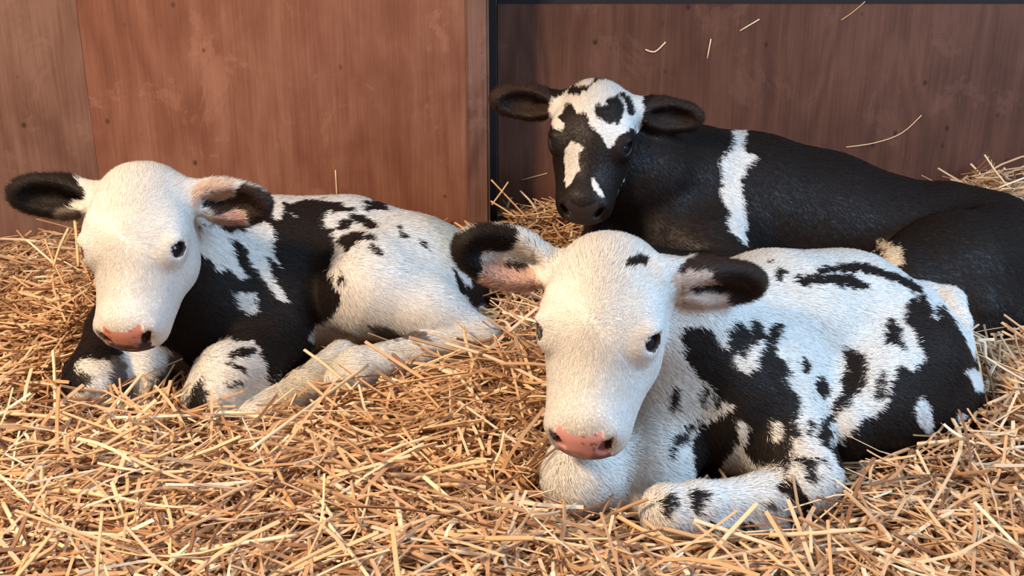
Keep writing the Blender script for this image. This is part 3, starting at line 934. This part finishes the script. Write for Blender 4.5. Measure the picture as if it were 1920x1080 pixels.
# ------------------------------------------------------------------ straw
def ground(x, y):
    p = np.stack([x, y, np.zeros_like(x)], 1)
    z = 0.022 * noise3(p, 3.0, 41) + 0.012 * noise3(p, 8, 42)
    z += 0.045 * np.exp(-((x - 0.02) / .16) ** 2 - ((y - 2.42) / .22) ** 2)        # heap between the two near calves
    z += 0.045 * np.exp(-((x - 0.10) / .17) ** 2 - ((y - 2.98) / .15) ** 2)        # against the dark panel
    z += 0.10 * np.exp(-((x - 1.32) / .16) ** 2 - ((y - 2.95) / .25) ** 2)        # far right corner
    z += 0.004 * np.exp(-((y - 2.85) / .16) ** 2) * (x < -0.05)
    for cx, cy, r, a in ((-.64, 1.88, .17, .030), (-.42, 1.93, .15, .026), (.23, 1.46, .15, .030), (.45, 1.53, .14, .026)):
        z -= a * np.exp(-((x - cx) ** 2 + (y - cy) ** 2) / r ** 2)         # hollows pressed in by the folded forelegs
    return z - 0.012


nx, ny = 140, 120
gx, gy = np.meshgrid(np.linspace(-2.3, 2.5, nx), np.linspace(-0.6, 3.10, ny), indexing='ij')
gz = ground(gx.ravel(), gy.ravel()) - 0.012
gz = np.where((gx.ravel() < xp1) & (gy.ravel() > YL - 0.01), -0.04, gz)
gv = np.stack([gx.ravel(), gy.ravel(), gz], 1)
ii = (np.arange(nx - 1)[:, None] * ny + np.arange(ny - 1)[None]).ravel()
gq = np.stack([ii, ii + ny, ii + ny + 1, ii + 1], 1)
tag(mesh_np('straw_shade_base', gv, gq, M_BED), 'base layer coloured as shade under the loose straw bedding', 'bedding', kind='stuff')


def stalk_arrays(c, d, side, ln, wd, bend, rings=5):
    """flattened, slightly bent tubes: c centre, d direction, side: width direction"""
    n = len(c)
    t = np.linspace(-0.5, 0.5, rings)
    up = np.cross(side, d)
    axis = c[:, None] + d[:, None] * (t[None, :, None] * ln[:, None, None]) + \
        (up * bend[:, :1] + side * bend[:, 1:])[:, None] * ((t ** 2 * 4 - 0.33)[None, :, None] * ln[:, None, None])
    a = np.arange(4) * math.pi / 2 + math.pi / 4
    ring = side[:, None] * np.cos(a)[None, :, None] + up[:, None] * (0.45 * np.sin(a))[None, :, None]
    v = axis[:, :, None] + ring[:, None] * (wd[:, None, None, None] * 0.7)
    v = v.reshape(n, rings * 4, 3)
    f = []
    for r in range(rings - 1):
        for k in range(4):
            f.append([r * 4 + k, r * 4 + (k + 1) % 4, (r + 1) * 4 + (k + 1) % 4, (r + 1) * 4 + k])
    f.append([3, 2, 1, 0]); e = (rings - 1) * 4; f.append([e, e + 1, e + 2, e + 3])
    f = np.array(f)[None] + (np.arange(n) * rings * 4)[:, None, None]
    return v, f.reshape(-1, 4), axis


def tints(n, p):
    a = np.array([[0.76, 0.53, 0.33], [0.62, 0.39, 0.22], [0.46, 0.26, 0.135], [0.24, 0.120, 0.065], [0.86, 0.71, 0.52]])
    i = rng.choice(5, n, p=[0.27, 0.29, 0.24, 0.11, 0.09])
    return a[i] * rng.uniform(0.85, 1.12, (n, 1))


def scatter(name, n, lrange, wrange, pitch, lift, label, ybias=1.0):
    y = 1.0 + 2.1 * rng.random(n) ** ybias
    half = 0.62 * y + 0.35
    x = rng.uniform(-1, 1, n) * half
    ok = ~((x < xp1 + .03) & (y > YL - 0.03))
    x, y = x[ok], y[ok]
    n = len(x)
    ln = rng.uniform(*lrange, n) * np.where(rng.random(n) < .12, 1.5, 1.0)
    wd = rng.uniform(*wrange, n)
    p2 = np.stack([x, y, np.zeros(n)], 1)
    yaw = math.pi * noise3(p2, 2.5, 51) + rng.normal(0, 0.95, n)
    pi_ = np.clip(rng.normal(0, pitch, n), -.5, .5)
    d = np.stack([np.cos(yaw) * np.cos(pi_), np.sin(yaw) * np.cos(pi_), np.sin(pi_)], 1)
    z = ground(x, y) + lift * rng.random(n) ** 1.3 + 0.35 * ln * np.abs(np.sin(pi_))
    c = np.stack([x, y, z], 1)
    roll = rng.normal(0, 0.6, n)
    s0 = norm(np.cross(d, [0, 0, 1.0])); u0 = np.cross(s0, d)
    side = s0 * np.cos(roll)[:, None] + u0 * np.sin(roll)[:, None]
    bend = rng.normal(0, 0.050, (n, 2))
    v, f, axis = stalk_arrays(c, d, side, ln, wd, bend)
    keep = np.ones(n, bool)
    for F in FIELDS.values():
        for k in range(axis.shape[1]):
            q = axis[:, k]
            inb = np.all((q > F.lo) & (q < F.lo + (F.n - 1) * H), 1)
            hit = np.zeros(n, bool)
            hit[inb] = F.look(q[inb]) < 0.002
            keep &= ~hit
    wl = np.where(axis[:, :, 0] < xp1 + 0.02, YL - .012, YR - .008)
    keep &= (axis[:, :, 1] < wl).all(1) & (axis[:, :, 2] - z[:, None] < .06).all(1)
    v = v[keep]
    m = len(v)
    _, f, _ = stalk_arrays(c[keep], d[keep], side[keep], ln[keep], wd[keep], bend[keep])
    o = mesh_np(name, v.reshape(-1, 3), f, M_STRAW, False)
    tt = np.repeat(tints(m, None), v.shape[1], 0)
    at = o.data.color_attributes.new('tint', 'FLOAT_COLOR', 'POINT')
    at.data.foreach_set('color', np.concatenate([tt, np.ones((len(tt), 1))], 1).astype(np.float32).ravel())
    tag(o, label, 'straw', kind='stuff')
    return o


scatter('loose_straw', 7000 if PREVIEW else 27000, (.05, .21), (.0024, .0064), 0.21, 0.058, 'loose golden straw bedding spread across the pen floor', 0.9)
scatter('straw_chaff', 3000 if PREVIEW else 18000, (.015, .07), (.0016, .0046), 0.34, 0.040, 'short broken chaff between the straw stalks', 0.9)

# ------------------------------------------------------------------ single stalks one can point to


def bent_tube(pts, w, flat=0.6):
    pts = np.array(pts, float)
    k = len(pts)
    v, f = [], []
    for i in range(k):
        d = norm(pts[min(i + 1, k - 1)] - pts[max(i - 1, 0)])
        a = norm(np.cross(d, [0.05, -1.0, 0.35])); b = np.cross(a, d)
        for j in range(6):
            t = j * math.pi / 3
            v.append(pts[i] + w / 2 * (a * math.cos(t) + b * flat * math.sin(t)))
    for i in range(k - 1):
        for j in range(6):
            f.append([i * 6 + j, i * 6 + (j + 1) % 6, (i + 1) * 6 + (j + 1) % 6, (i + 1) * 6 + j])
    e = (k - 1) * 6
    f += [[3, 2, 1, 0], [0, 5, 4, 3], [e, e + 1, e + 2, e + 3], [e + 3, e + 4, e + 5, e]]
    return np.array(v), np.array(f)


def smooth_line(p, n=4):
    p = np.array(p, float)
    if len(p) < 3:
        t = np.linspace(0, 1, n)[:, None]
        return p[0] * (1 - t) + p[1] * t
    out = []
    for i in range(len(p) - 1):
        p0, p1, p2, p3 = p[max(i - 1, 0)], p[i], p[i + 1], p[min(i + 2, len(p) - 1)]
        for t in np.linspace(0, 1, n, endpoint=False):
            out.append(0.5 * (2 * p1 + (p2 - p0) * t + (2 * p0 - 5 * p1 + 4 * p2 - p3) * t * t + (3 * p1 - p0 - 3 * p2 + p3) * t ** 3))
    return np.array(out + [p[-1]])


def on_bed(px, py, z):
    r = FWD + (px - 960.0) / FPX * RIGHT - (py - 540.0) / FPX * UP
    return C0 + r * ((z - CAM_H) / r[2])


STALK_TINTS = [(0.80, 0.55, 0.31), (0.70, 0.44, 0.22), (0.86, 0.68, 0.46), (0.60, 0.36, 0.17)]


def stalk(pts, w, label, group, tone=0):
    c = np.array(pts[0])
    v, f = bent_tube(smooth_line(pts), w)
    o = mesh_np('straw_stalk', v - c, f, M_STRAW, True, None, c)
    at = o.data.color_attributes.new('tint', 'FLOAT_COLOR', 'POINT')
    at.data.foreach_set('color', np.tile(np.array([*STALK_TINTS[tone], 1.0], np.float32), len(v)))
    tag(o, label, 'straw', group)


yw = YR - 0.003
WALL = [
 ([(1210, 93), (1228, 97), (1248, 79)], .0042, 2, 'pale bent straw stuck high on the dark panel above the black calf'),
 ([(1333, 73), (1326, 110)], .0036, 2, 'short upright straw stuck to the dark panel beside the bent one'),
 ([(1387, 58), (1424, 36)], .0036, 2, 'short slanting straw on the dark panel near its top edge'),
 ([(1577, 38), (1600, 22), (1622, 3)], .0026, 1, 'thin straw reaching the upper edge of the dark panel'),
 ([(1586, 276), (1640, 268), (1690, 250), (1728, 216)], .0030, 0, "long curved straw on the dark panel above the black calf's back"),
 ([(976, 338), (1026, 325)], .0034, 1, "lone straw on the dark panel beside the black calf's muzzle"),
]
for q, w, tn, lb in WALL:
    stalk([on_wall(x, y, yw) for x, y in q], w, lb, 'straws stuck to the plywood', tn)
stalk([on_wall(632, 372, YL - .004), on_wall(629, 319, YL - .003)], .0040, 'single upright straw on the reddish panel above the spotted back', 'straws stuck to the plywood', 0)
STAND = [
 ([(921, 337), (950, 368), (990, 410)], 2.93, .0046, 1, 'long straw leaning across the corner beside the wooden post'),
 ([(953, 341), (940, 360), (922, 384)], 2.92, .0042, 0, 'short straw crossing the leaning one beside the wooden post'),
 ([(920, 377), (945, 392), (968, 408)], 2.90, .0046, 0, 'lowest slanting straw beside the foot of the wooden post'),
 ([(1846, 290), (1866, 320), (1892, 352)], 2.86, .0050, 0, 'straw poking up in the corner behind the black rump'),
 ([(1872, 352), (1922, 333)], 2.84, .0050, 2, 'pale straw lying level in the corner behind the black rump'),
 ([(1848, 672), (1847, 655), (1845, 641), (1832, 638), (1864, 637)], 2.12, .0070, 2, 'pale folded straw standing up behind the white tail'),
 ([(147, 500), (143, 440), (139, 405)], 2.30, .0065, 0, "upright straw right below the left calf's black ear"),
 ([(178, 470), (166, 430), (156, 398)], 2.28, .0050, 1, "leaning straw beside the left calf's cheek"),
 ([(100, 500), (112, 462), (128, 428)], 2.40, .0055, 0, "slanting straw left of the upright one below the black ear"),
 ([(50, 450), (80, 476), (108, 500)], 2.45, .0055, 2, 'broad straw end resting at the foot of the greyed plywood'),
 ([(84, 448), (100, 490), (122, 538)], 2.42, .0045, 1, 'thin straw steeply crossing the bedding by the greyed plywood'),
]
for q, d, w, tn, lb in STAND:
    stalk([P(x, y, d) for x, y in q], w, lb, 'straws standing out of the bedding', tn)
LIE = [
 ([(470, 842), (570, 770), (690, 684)], .075, .0060, 2, "long pale straw laid along the spotted calf's hind feet"),
 ([(1442, 1004), (1530, 1000), (1622, 992)], .050, .0068, 0, 'straight straw lying in front of the spotted foreleg'),
 ([(1158, 968), (1205, 994), (1262, 1016)], .050, .0068, 1, 'broad straw lying against the tip of the folded foreleg'),
 ([(1519, 962), (1521, 1036)], .050, .0066, 0, 'short straw pointing from the elbow towards the camera'),
 ([(298, 1046), (430, 1022), (556, 1004)], .045, .0062, 2, 'long straw slanting across the front edge, left of centre'),
 ([(604, 968), (650, 1026), (692, 1084)], .045, .0060, 2, 'steep pale straw at the front edge, left of centre'),
 ([(98, 919), (205, 926)], .045, .0085, 0, 'wide flat straw lying level in the left foreground'),
 ([(568, 892), (622, 968)], .048, .0062, 0, 'steep straw below the hind feet of the white-faced calf'),
 ([(896, 858), (930, 910), (962, 962)], .048, .0060, 1, "steep straw in the bedding left of the nearest calf's knee"),
 ([(6, 944), (46, 1022)], .045, .0085, 2, 'broad pale straw at the left border of the foreground'),
 ([(744, 940), (757, 1012)], .045, .0085, 2, 'short broad pale straw in the middle foreground'),
]
for q, z, w, tn, lb in LIE:
    stalk([on_bed(x, y, z) for x, y in q], w, lb, 'long straws lying on top of the bedding', tn)
